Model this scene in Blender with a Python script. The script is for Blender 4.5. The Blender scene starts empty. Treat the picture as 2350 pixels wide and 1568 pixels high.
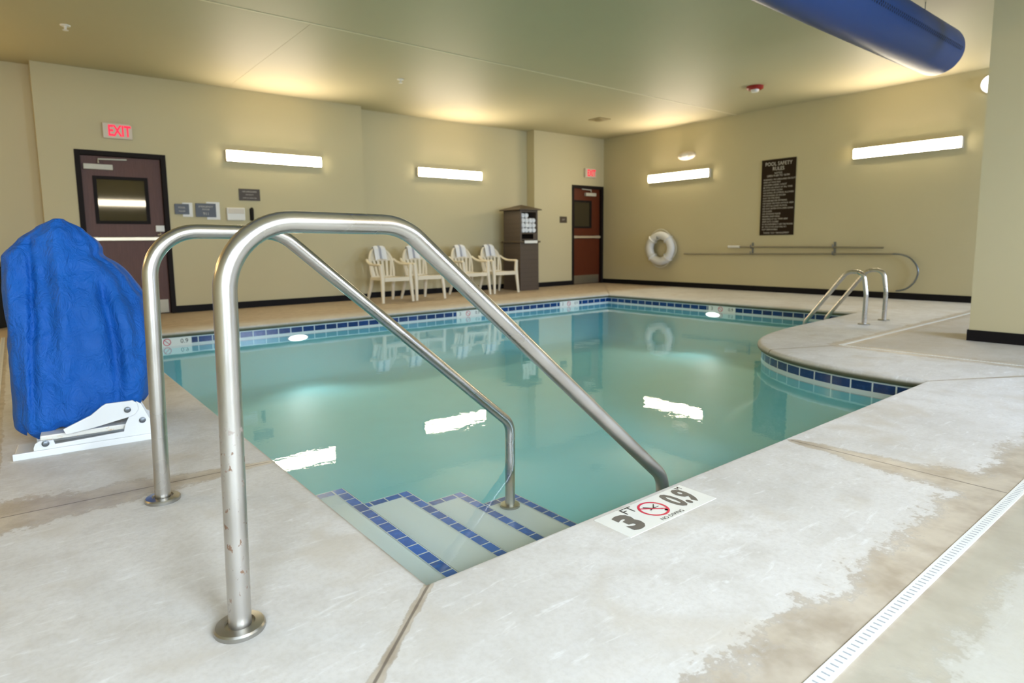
import bpy, bmesh, math, random
from mathutils import Vector, Matrix, noise
from mathutils.geometry import tessellate_polygon
random.seed(7)
C = bpy.context.scene.collection
PI = math.pi

# ------------------------------------------------------------------ mesh builder
class MB:
    def __init__(s):
        s.v = []; s.f = []; s.m = []; s.uv = {}
    def add(s, vs, fs, mi=0):
        o = len(s.v); s.v += [tuple(v) for v in vs]
        for f in fs:
            s.f.append(tuple(i + o for i in f)); s.m.append(mi)
        return s
    def box(s, lo, hi, mi=0, M=None):
        x0, y0, z0 = lo; x1, y1, z1 = hi
        vs = [(x0,y0,z0),(x1,y0,z0),(x1,y1,z0),(x0,y1,z0),(x0,y0,z1),(x1,y0,z1),(x1,y1,z1),(x0,y1,z1)]
        if M: vs = [M @ Vector(v) for v in vs]
        return s.add(vs, [(0,3,2,1),(4,5,6,7),(0,1,5,4),(1,2,6,5),(2,3,7,6),(3,0,4,7)], mi)
    def prism(s, poly, org, u, v, depth, mi=0):
        """poly in (u, v) plane at org, thickened by vector depth"""
        org = Vector(org); u = Vector(u); v = Vector(v); d = Vector(depth); n = len(poly)
        a = [org + u*p[0] + v*p[1] for p in poly]; b = [p + d for p in a]
        fs = [tuple(range(n)), tuple(range(2*n-1, n-1, -1))]
        for i in range(n):
            j = (i+1) % n; fs.append((i, i+n, j+n, j))
        return s.add(a + b, fs, mi)
    def tube(s, path, r, n=16, mi=0, caps=True, flat=1.0, up=None, closed=False):
        path = [Vector(p) for p in path]; N = len(path)
        rs = r if isinstance(r, (list, tuple)) else [r]*N
        vs = []; fs = []; prev = None
        for i, p in enumerate(path):
            if closed: t = path[(i+1) % N] - path[i-1]
            else: t = path[min(i+1, N-1)] - path[max(i-1, 0)]
            t.normalize()
            if prev is None:
                ref = Vector(up) if up else (Vector((0,0,1)) if abs(t.z) < .9 else Vector((1,0,0)))
                a = (ref - t*ref.dot(t)).normalized()
            else:
                a = (prev - t*prev.dot(t)).normalized()
            prev = a; b = t.cross(a)
            for k in range(n):
                th = 2*PI*k/n
                vs.append(p + a*math.cos(th)*rs[i] + b*math.sin(th)*rs[i]*flat)
        L = N if closed else N-1
        for i in range(L):
            for k in range(n):
                k2 = (k+1) % n; i2 = (i+1) % N
                fs.append((i*n+k, i*n+k2, i2*n+k2, i2*n+k))
        if caps and not closed:
            fs.append(tuple(range(n-1, -1, -1))); fs.append(tuple(range((N-1)*n, N*n)))
        return s.add(vs, fs, mi)
    def lathe(s, prof, org=(0,0,0), axis=(0,0,1), n=32, mi=0, sx=1, sy=1):
        ax = Vector(axis).normalized(); org = Vector(org)
        ref = Vector((0,0,1)) if abs(ax.z) < .9 else Vector((1,0,0))
        a = (ref - ax*ref.dot(ax)).normalized(); b = ax.cross(a)
        vs = []; fs = []
        for r, h in prof:
            for k in range(n):
                th = 2*PI*k/n
                vs.append(org + ax*h + a*r*sx*math.cos(th) + b*r*sy*math.sin(th))
        for i in range(len(prof)-1):
            for k in range(n):
                k2 = (k+1) % n
                fs.append((i*n+k, i*n+k2, (i+1)*n+k2, (i+1)*n+k))
        fs.append(tuple(range(n-1, -1, -1))); fs.append(tuple(range((len(prof)-1)*n, len(prof)*n)))
        return s.add(vs, fs, mi)
    def grid(s, fn, nu, nv, mi=0, closeu=False):
        vs = [fn(i/(nu if closeu else nu-1), j/(nv-1)) for j in range(nv) for i in range(nu)]
        fs = []
        for j in range(nv-1):
            for i in range(nu if closeu else nu-1):
                i2 = (i+1) % nu
                fs.append((j*nu+i, j*nu+i2, (j+1)*nu+i2, (j+1)*nu+i))
        return s.add(vs, fs, mi)
    def mesh(s, name, mats, smooth=None, bevel=0, recalc=True):
        me = bpy.data.meshes.new(name); me.from_pydata(s.v, [], s.f)
        if not isinstance(mats, (list, tuple)): mats = [mats]
        for m in mats: me.materials.append(m)
        for p, k in zip(me.polygons, s.m): p.material_index = k
        if recalc or bevel:
            bm = bmesh.new(); bm.from_mesh(me)
            if recalc: bmesh.ops.recalc_face_normals(bm, faces=bm.faces)
            if bevel:
                es = [e for e in bm.edges if len(e.link_faces) == 2 and e.calc_face_angle(0) > .6]
                bmesh.ops.bevel(bm, geom=es, offset=bevel, segments=2, profile=.6, affect='EDGES', clamp_overlap=True)
            bm.to_mesh(me); bm.free()
        if smooth is not None:
            for p in me.polygons: p.use_smooth = True
            me.set_sharp_from_angle(angle=math.radians(smooth))
        return me
    def build(s, name, mats, parent=None, smooth=None, bevel=0, recalc=True):
        o = bpy.data.objects.new(name, s.mesh(name, mats, smooth, bevel, recalc)); C.objects.link(o)
        if parent: o.parent = parent
        return o

def fillet(pts, rad, n=8):
    """polyline with rounded corners"""
    pts = [Vector(p) for p in pts]; out = [pts[0]]
    if not isinstance(rad, (list, tuple)): rad = [rad]*(len(pts)-2)
    for i in range(1, len(pts)-1):
        p = pts[i]; a = (pts[i-1]-p); b = (pts[i+1]-p); la, lb = a.length, b.length; a.normalize(); b.normalize()
        ang = a.angle(b); r = rad[i-1]
        d = min(r/math.tan(ang/2), la*.49, lb*.49); r = d*math.tan(ang/2)
        c = p + (a+b).normalized()*(r/math.sin(ang/2))
        s0 = p + a*d - c; s1 = p + b*d - c; tot = s0.angle(s1); axis = s0.cross(s1).normalized()
        for k in range(n+1): out.append(c + Matrix.Rotation(tot*k/n, 3, axis) @ s0)
    out.append(pts[-1]); return out

def text_into(mb, txt, org, u, v, size, mi=0, align='CENTER', depth=.0006, sx=1.0, bold=0):
    cu = bpy.data.curves.new('txt', 'FONT'); cu.body = txt; cu.size = size; cu.offset = bold; cu.align_x = align; cu.align_y = 'CENTER'
    cu.resolution_u = 3
    ob = bpy.data.objects.new('txt', cu); C.objects.link(ob)
    dg = bpy.context.evaluated_depsgraph_get(); dg.update()
    me = bpy.data.meshes.new_from_object(ob.evaluated_get(dg))
    u = Vector(u); v = Vector(v); org = Vector(org); nrm = u.cross(v)
    mb.add([org + u*p.co.x*sx + v*p.co.y + nrm*depth for p in me.vertices], [tuple(p.vertices) for p in me.polygons], mi)
    C.objects.unlink(ob); bpy.data.objects.remove(ob); bpy.data.curves.remove(cu); bpy.data.meshes.remove(me)

def letters(parent, mat, name, txt, *a, **k):
    m_ = MB(); text_into(m_, txt, *a, **k); return m_.build(name, mat, parent, recalc=False)

def thing(name, label, cat, loc=(0,0,0), group=None, rotz=0):
    o = bpy.data.objects.new(name, None); C.objects.link(o); o.location = loc; o.rotation_euler = (0,0,rotz)
    o.empty_display_size = .1
    o['label'] = label; o['category'] = cat
    if group: o['group'] = group
    return o
def tag(o, label, cat, group=None):
    o['label'] = label; o['category'] = cat
    if group: o['group'] = group
    return o
def struct(o, label=None, cat=None):
    o['kind'] = 'structure'
    if label: o['label'] = label
    if cat: o['category'] = cat
    return o
def dup(root, loc, rotz=None, label=None):
    r = root.copy(); C.objects.link(r); r.location = loc
    if rotz is not None: r.rotation_euler = (0,0,rotz)
    if label: r['label'] = label
    for ch in list(root.children):
        c = ch.copy(); C.objects.link(c); c.parent = r
        for g in list(ch.children):
            d = g.copy(); C.objects.link(d); d.parent = c
    return r

# ------------------------------------------------------------------ materials
def s2l(c):
    c = c/255
    return c/12.92 if c <= .04045 else ((c+.055)/1.055)**2.4
def rgb(r, g, b): return (s2l(r), s2l(g), s2l(b), 1)

class NT:
    """tiny node-expression helper"""
    def __init__(s, name):
        s.mat = bpy.data.materials.new(name); s.mat.use_nodes = True
        s.t = s.mat.node_tree; s.n = s.t.nodes; s.b = s.n['Principled BSDF']; s.out = s.n['Material Output']
    def lk(s, a, b): s.t.links.new(a, b)
    def put(s, sock, val):
        if hasattr(val, 'is_output'): s.lk(val, sock)
        else: sock.default_value = val
    def math(s, op, a, b=None, c=None, clamp=False):
        n = s.n.new('ShaderNodeMath'); n.operation = op; n.use_clamp = clamp
        s.put(n.inputs[0], a)
        if b is not None: s.put(n.inputs[1], b)
        if c is not None: s.put(n.inputs[2], c)
        return n.outputs[0]
    def noise(s, scale, detail=4, rough=.55, vec=None, dist=0, w=None):
        n = s.n.new('ShaderNodeTexNoise'); n.inputs['Scale'].default_value = scale; n.inputs['Detail'].default_value = detail
        n.inputs['Roughness'].default_value = rough; n.inputs['Distortion'].default_value = dist
        if vec is not None: s.lk(vec, n.inputs['Vector'])
        return n.outputs['Fac']
    def coords(s, kind='Object'):
        n = s.n.new('ShaderNodeTexCoord'); return n.outputs[kind]
    def sep(s, vec):
        n = s.n.new('ShaderNodeSeparateXYZ'); s.lk(vec, n.inputs[0]); return n.outputs
    def scale(s, vec, sc):
        n = s.n.new('ShaderNodeMapping'); s.lk(vec, n.inputs['Vector']); n.inputs['Scale'].default_value = sc; return n.outputs[0]
    def mix(s, fac, a, b, mode='MIX'):
        n = s.n.new('ShaderNodeMix'); n.data_type = 'RGBA'; n.blend_type = mode
        s.put(n.inputs[0], fac); s.put(n.inputs[6], a); s.put(n.inputs[7], b); return n.outputs[2]
    def smooth(s, x, a, b, lo=0., hi=1.):
        n = s.n.new('ShaderNodeMapRange'); n.interpolation_type = 'SMOOTHSTEP'
        s.put(n.inputs[0], x); n.inputs[1].default_value = a; n.inputs[2].default_value = b
        n.inputs[3].default_value = lo; n.inputs[4].default_value = hi; return n.outputs[0]
    def bump(s, h, strength=.2, dist=.01):
        n = s.n.new('ShaderNodeBump'); n.inputs['Strength'].default_value = strength; n.inputs['Distance'].default_value = dist
        s.lk(h, n.inputs['Height']); return n.outputs[0]
    def fin(s, col=None, rough=None, metal=None, normal=None, spec=None):
        if col is not None: s.put(s.b.inputs['Base Color'], col)
        if rough is not None: s.put(s.b.inputs['Roughness'], rough)
        if metal is not None: s.put(s.b.inputs['Metallic'], metal)
        if spec is not None: s.put(s.b.inputs['Specular IOR Level'], spec)
        if normal is not None: s.lk(normal, s.b.inputs['Normal'])
        return s.mat

def plain(name, col, rough=.5, metal=0., var=.06, scale=12, bump=0., bscale=80, spec=.5):
    m = NT(name); co = m.coords()
    f = m.noise(scale, 3, .5, co)
    c2 = tuple(x*(1-var) for x in col[:3]) + (1,)
    c3 = tuple(min(1, x*(1+var)) for x in col[:3]) + (1,)
    c = m.mix(f, c2, c3)
    nrm = m.bump(m.noise(bscale, 3, .6, co), bump, .005) if bump else None
    return m.fin(c, rough, metal, nrm, spec)
def emit(name, col, strength):
    m = NT(name); m.fin(col, .4)
    m.b.inputs['Emission Color'].default_value = col; m.b.inputs['Emission Strength'].default_value = strength
    return m.mat

M = {}
WALLC = rgb(199, 189, 152)
def wall_mat(name, col):
    m = NT(name); co = m.coords()
    n1 = m.noise(1.1, 2, .5, co)
    c = m.mix(n1, tuple(x*.97 for x in col[:3]) + (1,), tuple(min(1, x*1.03) for x in col[:3]) + (1,))
    return m.fin(c, .55, 0, None, .3)
M['wall'] = wall_mat('cream wall paint', WALLC)
M['ceil'] = wall_mat('cream ceiling paint', rgb(188, 181, 146))
M['base'] = plain('black vinyl base', rgb(22, 20, 21), .6, spec=.15)
M['seam'] = plain('ceiling tape seam', rgb(222, 214, 182), .6)

# deck concrete: pale, chalky, with brown water stains along the drain and the saw-cut joints
WATER_Z = -.16
DR_Y0, DR_X0, DR_X1, DR_Y1 = .537, -.14, 5.70, 2.38
JOINTS = [((.83,1.39),(-.11,.57)), ((2.79,1.36),(2.79,.56)), ((.80,2.66),(-.11,2.70)), ((4.66,1.385),(5.68,.80)),
          ((8.50,7.60),(10.75,9.80)), ((5.0,2.69),(5.66,2.40)), ((.80,7.6),(-.1,8.4))]
def concrete():
    m = NT('weathered deck concrete'); co = m.coords(); x, y, z = m.sep(co)
    warp = m.noise(5, 4, .62, co); warp2 = m.noise(17, 4, .6, co)
    big = m.noise(1.3, 4, .55, co); mid = m.noise(7, 3, .65, co); fine = m.noise(60, 2, .65, co)
    st = m.scale(co, (2.2, 9, 1)); streak = m.noise(3.2, 3, .7, st, .6)
    base = m.mix(m.smooth(big, .3, .7), rgb(206, 203, 198), rgb(224, 222, 219))
    base = m.mix(m.smooth(mid, .42, .72, 0, .5), base, rgb(194, 189, 181))
    base = m.mix(m.smooth(streak, .56, .72, 0, .55), base, rgb(236, 236, 235))
    base = m.mix(m.smooth(fine, .35, .75, 0, .25), base, rgb(180, 174, 165))
    patch = m.noise(1.9, 3, .62, co, .4)
    base = m.mix(m.smooth(patch, .53, .68, 0, .55), base, rgb(196, 187, 172))
    def absd(a, k): return m.math('ABSOLUTE', m.math('SUBTRACT', a, k))
    def seg(p, q):
        (x0, y0), (x1, y1) = p, q; L = math.hypot(x1-x0, y1-y0); ux, uy = (x1-x0)/L, (y1-y0)/L
        dx = m.math('SUBTRACT', x, x0); dy = m.math('SUBTRACT', y, y0)
        t = m.math('ADD', m.math('MULTIPLY', dx, ux), m.math('MULTIPLY', dy, uy))
        d = m.math('ABSOLUTE', m.math('SUBTRACT', m.math('MULTIPLY', dx, uy), m.math('MULTIPLY', dy, ux)))
        tc = m.math('MINIMUM', m.math('MAXIMUM', t, 0.), L)
        over = m.math('ABSOLUTE', m.math('SUBTRACT', t, tc))
        return m.math('ADD', d, over), m.math('DIVIDE', tc, L)
    dmin = None; stain = None
    for i, (p, q) in enumerate(JOINTS):
        d, t = seg(p, q)
        # stain widens towards the drain end
        w = m.math('DIVIDE', d, m.math('ADD', m.math('MULTIPLY', t, .15 if i in (1, 2) else .012), .022 if i in (1, 2) else .012))
        dmin = d if dmin is None else m.math('MINIMUM', dmin, d)
        stain = w if stain is None else m.math('MINIMUM', stain, w)
    # drain ring distances
    for p, q, w in (((DR_X0, DR_Y0), (DR_X1, DR_Y0), .16), ((DR_X0, DR_Y0), (DR_X0, 8.4), .02), ((DR_X1, DR_Y0), (DR_X1, DR_Y1), .10), ((DR_X1, DR_Y1), (10.7, DR_Y1), .09)):
        d, t = seg(p, q)
        stain = m.math('MINIMUM', stain, m.math('DIVIDE', d, w))
    wob = m.math('ADD', m.math('MULTIPLY', m.math('SUBTRACT', warp, .5), 1.5), m.math('ADD', m.math('MULTIPLY', m.math('SUBTRACT', warp2, .5), 1.2), m.math('MULTIPLY', m.math('SUBTRACT', fine, .5), .9)))
    s1 = m.math('ADD', stain, wob)
    mask = m.smooth(s1, .62, 1.22, 1, 0)
    rim = m.math('MULTIPLY', m.smooth(s1, .70, .92), m.smooth(s1, .92, 1.06, 1, 0))
    base = m.mix(m.math('MULTIPLY', mask, .78), base, m.mix(m.smooth(mid, .3, .7), rgb(154, 137, 113), rgb(194, 182, 163)))
    base = m.mix(m.math('MULTIPLY', rim, .24), base, rgb(128, 112, 92))
    # outside the drain the slab is greyer
    outer = m.smooth(y, .49, .52, 1, 0)
    base = m.mix(m.math('MULTIPLY', outer, .55), base, rgb(172, 170, 156))
    # warm glow of the wall lights, painted into the walkway by the back wall
    warm = m.smooth(y, 7.6, 8.2)
    base = m.mix(m.math('MULTIPLY', warm, .8), base, m.mix(m.smooth(streak, .35, .7), rgb(160, 138, 108), rgb(200, 180, 152)))
    bay_shade = m.math('MULTIPLY', m.smooth(x, 5.75, 5.8), m.smooth(y, 2.30, 2.36, 1, 0))  # tan shadow between drain and wall corner, painted into the slab colour
    base = m.mix(m.math('MULTIPLY', bay_shade, .45), base, m.mix(big, rgb(150, 130, 92), rgb(178, 170, 158)))
    coping_shade = m.smooth(z, -.040, -.014, 1, 0)  # shade on the lower half of the rounded pool edge, painted into the colour
    base = m.mix(m.math('MULTIPLY', coping_shade, .95), base, m.mix(warp, rgb(66, 66, 44), rgb(112, 106, 78)))
    line = m.smooth(m.math('ADD', dmin, m.math('MULTIPLY', m.math('SUBTRACT', warp2, .5), .004)), .002, .0055, 1, 0)
    base = m.mix(m.math('MULTIPLY', line, .75), base, rgb(92, 82, 74))
    h = m.math('ADD', m.math('MULTIPLY', fine, .5), m.math('MULTIPLY', mid, .4))
    return m.fin(base, m.smooth(mask, 0, 1, .62, .42), 0, m.bump(h, .22, .006), .35)
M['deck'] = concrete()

M['plaster'] = plain('pool plaster', rgb(148, 226, 238), .6, 0, .04, 3)
M['steplaster'] = plain('step plaster', rgb(222, 232, 232), .6, 0, .03, 4)

def tile_mat(name, pitch, vlo, vhi, col, gap=.035):
    m = NT(name); uv = m.coords('UV'); u, v, _ = m.sep(uv)
    fr = m.math('FRACT', m.math('DIVIDE', u, pitch)); cell = m.math('FLOOR', m.math('DIVIDE', u, pitch))
    e = m.math('MULTIPLY', m.math('GREATER_THAN', fr, gap), m.math('LESS_THAN', fr, 1-gap))
    e = m.math('MULTIPLY', e, m.math('MULTIPLY', m.math('GREATER_THAN', v, vlo), m.math('LESS_THAN', v, vhi)))
    wn = m.n.new('ShaderNodeTexWhiteNoise'); wn.noise_dimensions = '1D'; m.lk(cell, wn.inputs['W'])
    blot = m.noise(30, 3, .6, m.coords())
    c = m.mix(wn.outputs[0], tuple(x*.75 for x in col[:3]) + (1,), tuple(min(1, x*1.25) for x in col[:3]) + (1,))
    c = m.mix(m.math('MULTIPLY', m.smooth(blot, .5, .7), .3), c, tuple(min(1, x*2+.02) for x in col[:3]) + (1,))
    c = m.mix(e, rgb(214, 224, 226), c)
    return m.fin(c, .18, 0, m.bump(e, .3, .003), .5)
M['tile'] = tile_mat('blue waterline tile', .152, .016, .080, rgb(10, 54, 112))
M['steptile'] = tile_mat('blue step tile', .078, .004, .050, rgb(20, 96, 186), .04)
M['markwhite'] = plain('white ceramic marker', rgb(236, 236, 230), .3, 0, .02)
M['ink'] = plain('dark grey lettering', rgb(112, 106, 98), .5)
M['inkdk'] = plain('black lettering', rgb(50, 48, 46), .5)
M['red'] = plain('red sign paint', rgb(214, 52, 78), .4)

def water():
    m = NT('clear pool water'); m.n.remove(m.b); co = m.coords()
    h = m.math('ADD', m.noise(1.7, 2, .5, co), m.math('MULTIPLY', m.noise(11, 3, .6, co), .16))
    nb = m.bump(h, .045, .05)
    lw = m.n.new('ShaderNodeLayerWeight'); lw.inputs['Blend'].default_value = .5; m.lk(nb, lw.inputs['Normal'])
    fr = m.math('ADD', m.math('MULTIPLY', m.math('POWER', lw.outputs['Facing'], 4.6), .97), .022, clamp=True)
    tr = m.n.new('ShaderNodeBsdfTransparent'); tr.inputs[0].default_value = (.955, 1, .99, 1)
    gl = m.n.new('ShaderNodeBsdfGlossy'); gl.inputs['Roughness'].default_value = .02; m.lk(nb, gl.inputs['Normal'])
    gl.inputs['Color'].default_value = (1, 1, 1, 1)
    mx = m.n.new('ShaderNodeMixShader'); m.lk(fr, mx.inputs[0]); m.lk(tr.outputs[0], mx.inputs[1]); m.lk(gl.outputs[0], mx.inputs[2])
    m.lk(mx.outputs[0], m.out.inputs['Surface'])
    return m.mat
M['water'] = water()

def steel(name, rust=False, rough=.27):
    m = NT(name); co = m.coords(); x, y, z = m.sep(co)
    br = m.noise(5, 2, .5, co)
    c = m.mix(br, rgb(176, 172, 166), rgb(214, 211, 206))
    r = m.math('ADD', m.math('MULTIPLY', br, .12), rough-.05)
    met = 1.0
    if rust:
        sp = m.noise(72, 3, .6, m.scale(co, (1, 1, .6)))
        low = m.math('MULTIPLY', m.math('MULTIPLY', m.smooth(z, .42, .60, 1, 0), m.smooth(z, .03, .10)), m.math('LESS_THAN', x, .15))
        k = m.math('MULTIPLY', m.smooth(sp, .615, .665), low)
        haze = m.math('MULTIPLY', m.smooth(z, .35, .65, .5, 0), 1.0)
        c = m.mix(k, c, rgb(120, 94, 74))
        r = m.math('ADD', r, m.math('ADD', m.math('MULTIPLY', k, .4), m.math('MULTIPLY', haze, .25)))
        met = m.math('SUBTRACT', 1.0, m.math('MULTIPLY', k, .8))
    return m.fin(c, r, met)
M['steel'] = steel('brushed stainless steel')
M['steelrust'] = steel('stainless steel with rust spots', True)
M['chrome'] = plain('flange steel', rgb(172, 170, 164), .34, 1, .12, 9)
M['alu'] = plain('dull aluminium', rgb(150, 146, 132), .4, .9)
M['hookmetal'] = plain('grey hook metal', rgb(120, 126, 132), .35, .9)

def fabric():
    m = NT('blue cover fabric'); co = m.coords()
    w = m.noise(5, 4, .6, co); cr = m.noise(16, 4, .65, m.scale(co, (1, 1, .7)), 1.2); wv = m.noise(420, 2, .5, co)
    c = m.mix(w, rgb(3, 76, 158), rgb(12, 98, 188))
    sc = m.smooth(m.noise(70, 5, .8, m.scale(co, (1, 1, 2.2))), .72, .78, 0, .35)
    c = m.mix(sc, c, rgb(96, 140, 205))
    h = m.math('ADD', m.math('MULTIPLY', cr, 1.0), m.math('MULTIPLY', wv, .05))
    return m.fin(c, .62, 0, m.bump(h, .75, .028), .35)
M['fabric'] = fabric()
M['liftwhite'] = plain('white powder coat', rgb(224, 226, 226), .35, 0, .03)
def rusty_white():
    m = NT('white coat with rust streaks'); co = m.coords(); x, y, z = m.sep(co)
    n = m.noise(26, 4, .7, m.scale(co, (1, 1, 2.5)))
    c = m.mix(m.smooth(n, .58, .68, 0, .8), rgb(226, 224, 214), rgb(190, 142, 74))
    return m.fin(c, .4)
M['liftrust'] = rusty_white()
M['plastic'] = plain('ivory plastic', rgb(234, 224, 200), .42, 0, .03, 5)
M['towel'] = plain('white terry towel', rgb(238, 240, 242), .9, 0, .03, 30, .5, 220)
M['towelgrey'] = plain('grey towel band', rgb(168, 172, 184), .9, 0, .03, 30, .5, 220)
def cab_mat(name, col):
    m = NT(name); co = m.coords(); x, y, z = m.sep(co)
    fr = m.math('FRACT', m.math('DIVIDE', z, .088))
    g = m.math('MULTIPLY', m.smooth(fr, 0, .06), m.smooth(fr, .94, 1, 1, 0))
    c = m.mix(g, tuple(k*.55 for k in col[:3]) + (1,), col)
    return m.fin(c, .55, 0, m.bump(g, .5, .006))
M['cab'] = cab_mat('brown resin panels', rgb(80, 68, 58))
M['cabtrim'] = plain('brown resin trim', rgb(84, 70, 52), .5)
M['black'] = plain('black void', rgb(8, 8, 8), .8)
def wood(name, a, b):
    m = NT(name); co = m.coords()
    g = m.noise(6, 4, .6, m.scale(co, (9, 9, .6)), .8)
    return m.fin(m.mix(g, a, b), .45, None, None, .25)
M['doorwood'] = wood('dark brown door wood', rgb(82, 54, 47), rgb(110, 78, 68))
M['doorred'] = wood('red brown door wood', rgb(74, 32, 16), rgb(104, 48, 24))
M['frame'] = plain('black door frame', rgb(28, 22, 20), .6, spec=.15)
M['glass'] = plain('dark door glass', rgb(46, 40, 24), .04, 0, .1, 3, spec=.9)
M['kick'] = plain('brushed kick plate', rgb(150, 142, 122), .35, .7)
M['closer'] = plain('grey closer paint', rgb(196, 194, 180), .4)
M['bar'] = plain('satin push bar', rgb(214, 202, 178), .3, .5)
M['white'] = plain('white plastic', rgb(232, 232, 228), .4, 0, .02)
M['offwhite'] = plain('off white plastic', rgb(214, 206, 192), .4, 0, .02)
M['plaque'] = plain('dark grey plaque', rgb(74, 78, 84), .4)
M['plaquebrown'] = plain('dark brown plaque', rgb(66, 54, 40), .45)
M['rule'] = plain('dark brown sign board', rgb(40, 27, 14), .6, spec=.15)
M['letter'] = plain('pale sign lettering', rgb(205, 198, 188), .6)
M['foam'] = plain('white ring buoy foam', rgb(228, 230, 232), .5, 0, .02)
M['rope'] = plain('white rope', rgb(214, 212, 200), .8)
M['duct'] = plain('blue duct fabric', rgb(3, 58, 122), .38, 0, .05, 3, .1, 60, .6)
M['ductdk'] = plain('dark blue zip tape', rgb(2, 12, 44), .5)
M['redplastic'] = plain('red detector plastic', rgb(150, 24, 24), .4)
M['vent'] = plain('tan vent metal', rgb(150, 136, 98), .5)
M['drain'] = plain('white drain grate plastic', rgb(226, 228, 226), .45, 0, .03)
M['slot'] = plain('grey drain slot', rgb(158, 163, 170), .7)
WARM = (1.0, .80, .55, 1)
M['tube'] = emit('lit wall light diffuser', (1.0, .86, .62, 1), 46)
M['poollamp'] = emit('lit pool lamp', (.92, 1.0, .95, 1), 6)
M['exitred'] = emit('lit red letters', (.9, .01, .06, 1), .75)
M['exitface'] = plain('exit sign face', rgb(214, 202, 184), .4)
M['domelit'] = emit('lit dome', (1.0, .98, .96, 1), 3)

# ------------------------------------------------------------------ room shell
ZC = 3.257; XB = 10.768; YA = 9.817; YR = 10.05; YF = -2.3; XL = -3.0; PX = 6.80; PY = 1.735
b = MB()
for x0, x1, y, z0, z1 in ((XL,.346,YR,0,ZC), (.346,.72,YA,0,ZC), (.72,1.78,YA,2.22,ZC), (1.78,4.79,YA,0,ZC), (4.79,8.65,YR,0,ZC),
                          (8.65,9.745,YA,0,ZC), (9.745,10.755,YA,2.2,ZC), (10.755,10.92,YA,0,ZC)):
    b.box((x0,y,z0),(x1,10.3,z1))
b.box((.70,10.1,0),(1.80,10.3,2.3)); b.box((9.7,10.1,0),(10.8,10.3,2.3))
struct(b.build('wall_back', M['wall']))
struct(MB().box((XB,YF,0),(10.92,YA,ZC)).build('wall_right', M['wall']))
struct(MB().box((XL-.15,YF,0),(XL,10.3,ZC)).build('wall_left', M['wall']))
struct(MB().box((PX,YF,0),(PX+.5,PY,ZC)).build('wall_side', M['wall']))
b = MB()
WIN = ((-2.5,-1.1), (.1,1.5), (4.2,5.6), (8.0,9.8))
xs = [XL-.15, -2.5, -1.1, .1, 1.5, 4.2, 5.6, 8.0, 9.8, 10.92]
for i in range(9):
    hole = any(abs(xs[i]-w[0]) < .01 for w in WIN)
    if hole:
        b.box((xs[i],YF-.15,0),(xs[i+1],YF,.5)); b.box((xs[i],YF-.15,2.75),(xs[i+1],YF,ZC))
    else: b.box((xs[i],YF-.15,0),(xs[i+1],YF,ZC))
struct(b.build('wall_front', M['wall']))
for i, (a, c) in enumerate(WIN):
    w = MB()
    for lo, hi in (((a,YF-.1,.5),(a+.06,YF-.03,2.75)), ((c-.06,YF-.1,.5),(c,YF-.03,2.75)), ((a,YF-.1,.5),(c,YF-.03,.56)), ((a,YF-.1,2.69),(c,YF-.03,2.75)),
                   (((a+c)/2-.025,YF-.09,.5),((a+c)/2+.025,YF-.04,2.75))): w.box(lo, hi)
    struct(w.build('window_%d' % (i+1), M['frame']))
struct(MB().box((XL-.15,YF-.15,ZC),(10.92,10.3,ZC+.15)).build('ceiling', M['ceil']))
struct(MB().box((XL,6.53,ZC-.004),(XB,6.556,ZC)).build('trim_1', M['seam']))
struct(MB().box((2.66,6.56,ZC-.002),(2.675,YA,ZC)).build('trim_2', M['ceil']))

BH = .10; BT = .012
b = MB()
for x0, x1, y in ((XL,.346-BT,YR), (.346,.72,YA), (1.78,4.79,YA), (4.79,8.65-BT,YR), (8.65,9.745,YA)):
    b.box((x0,y-BT,0),(x1,y,BH))
b.box((.346-BT,YA-BT,0),(.346,YR,BH)); b.box((8.65-BT,YA-BT,0),(8.65,YR,BH)); b.box((4.79,YA-BT,0),(4.79+BT,YR-BT,BH))
struct(b.build('baseboard_back', M['base']))
struct(MB().box((XB-BT,YF,0),(XB,YA,BH)).build('baseboard_right', M['base']))
b = MB(); b.box((PX-BT,YF,0),(PX,PY+BT,BH)); b.box((PX,PY,0),(PX+.5+BT,PY+BT,BH)); b.box((PX+.5,YF,0),(PX+.5+BT,PY,BH))
struct(b.build('baseboard_side', M['base']))
struct(MB().box((XL,YF,0),(XL+BT,YR-BT,BH)).build('baseboard_left', M['base']))

# ------------------------------------------------------------------ pool outline (counter-clockwise)
PXA, PYA, PXB, PYB = .836, 1.408, 8.46, 7.58
curve_pts = [(4.665,1.408), (4.655,1.68), (4.70,2.02), (4.84,2.40), (5.08,2.74), (5.40,2.99), (5.80,3.15), (6.38,3.25), (7.0,3.29), (7.75,3.33), (PXB,3.36)]
def catmull(pts, n=6):
    out = []
    P = [pts[0]] + pts + [pts[-1]]
    for i in range(1, len(P)-2):
        p0, p1, p2, p3 = [Vector(q) for q in P[i-1:i+3]]
        for k in range(n):
            t = k/n
            out.append(.5*((2*p1) + (p2-p0)*t + (2*p0-5*p1+4*p2-p3)*t*t + (3*p1-p0-3*p2+p3)*t**3))
    out.append(Vector(pts[-1])); return out
OUT = [Vector((PXA,PYA))] + catmull(curve_pts) + [Vector((PXB,PYB)), Vector((PXA,PYB))]
def offset(d):
    """push outline outward (into the deck) by d"""
    n = len(OUT); res = []
    for i in range(n):
        p = OUT[i]; a = (p-OUT[i-1]).normalized(); c = (OUT[(i+1) % n]-p).normalized()
        na = Vector((a.y,-a.x)); nc = Vector((c.y,-c.x)); mid = (na+nc)
        if mid.length < 1e-6: mid = na
        mid.normalize(); k = max(.35, mid.dot(na))
        res.append(p + mid*(d/k))
    return res
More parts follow.
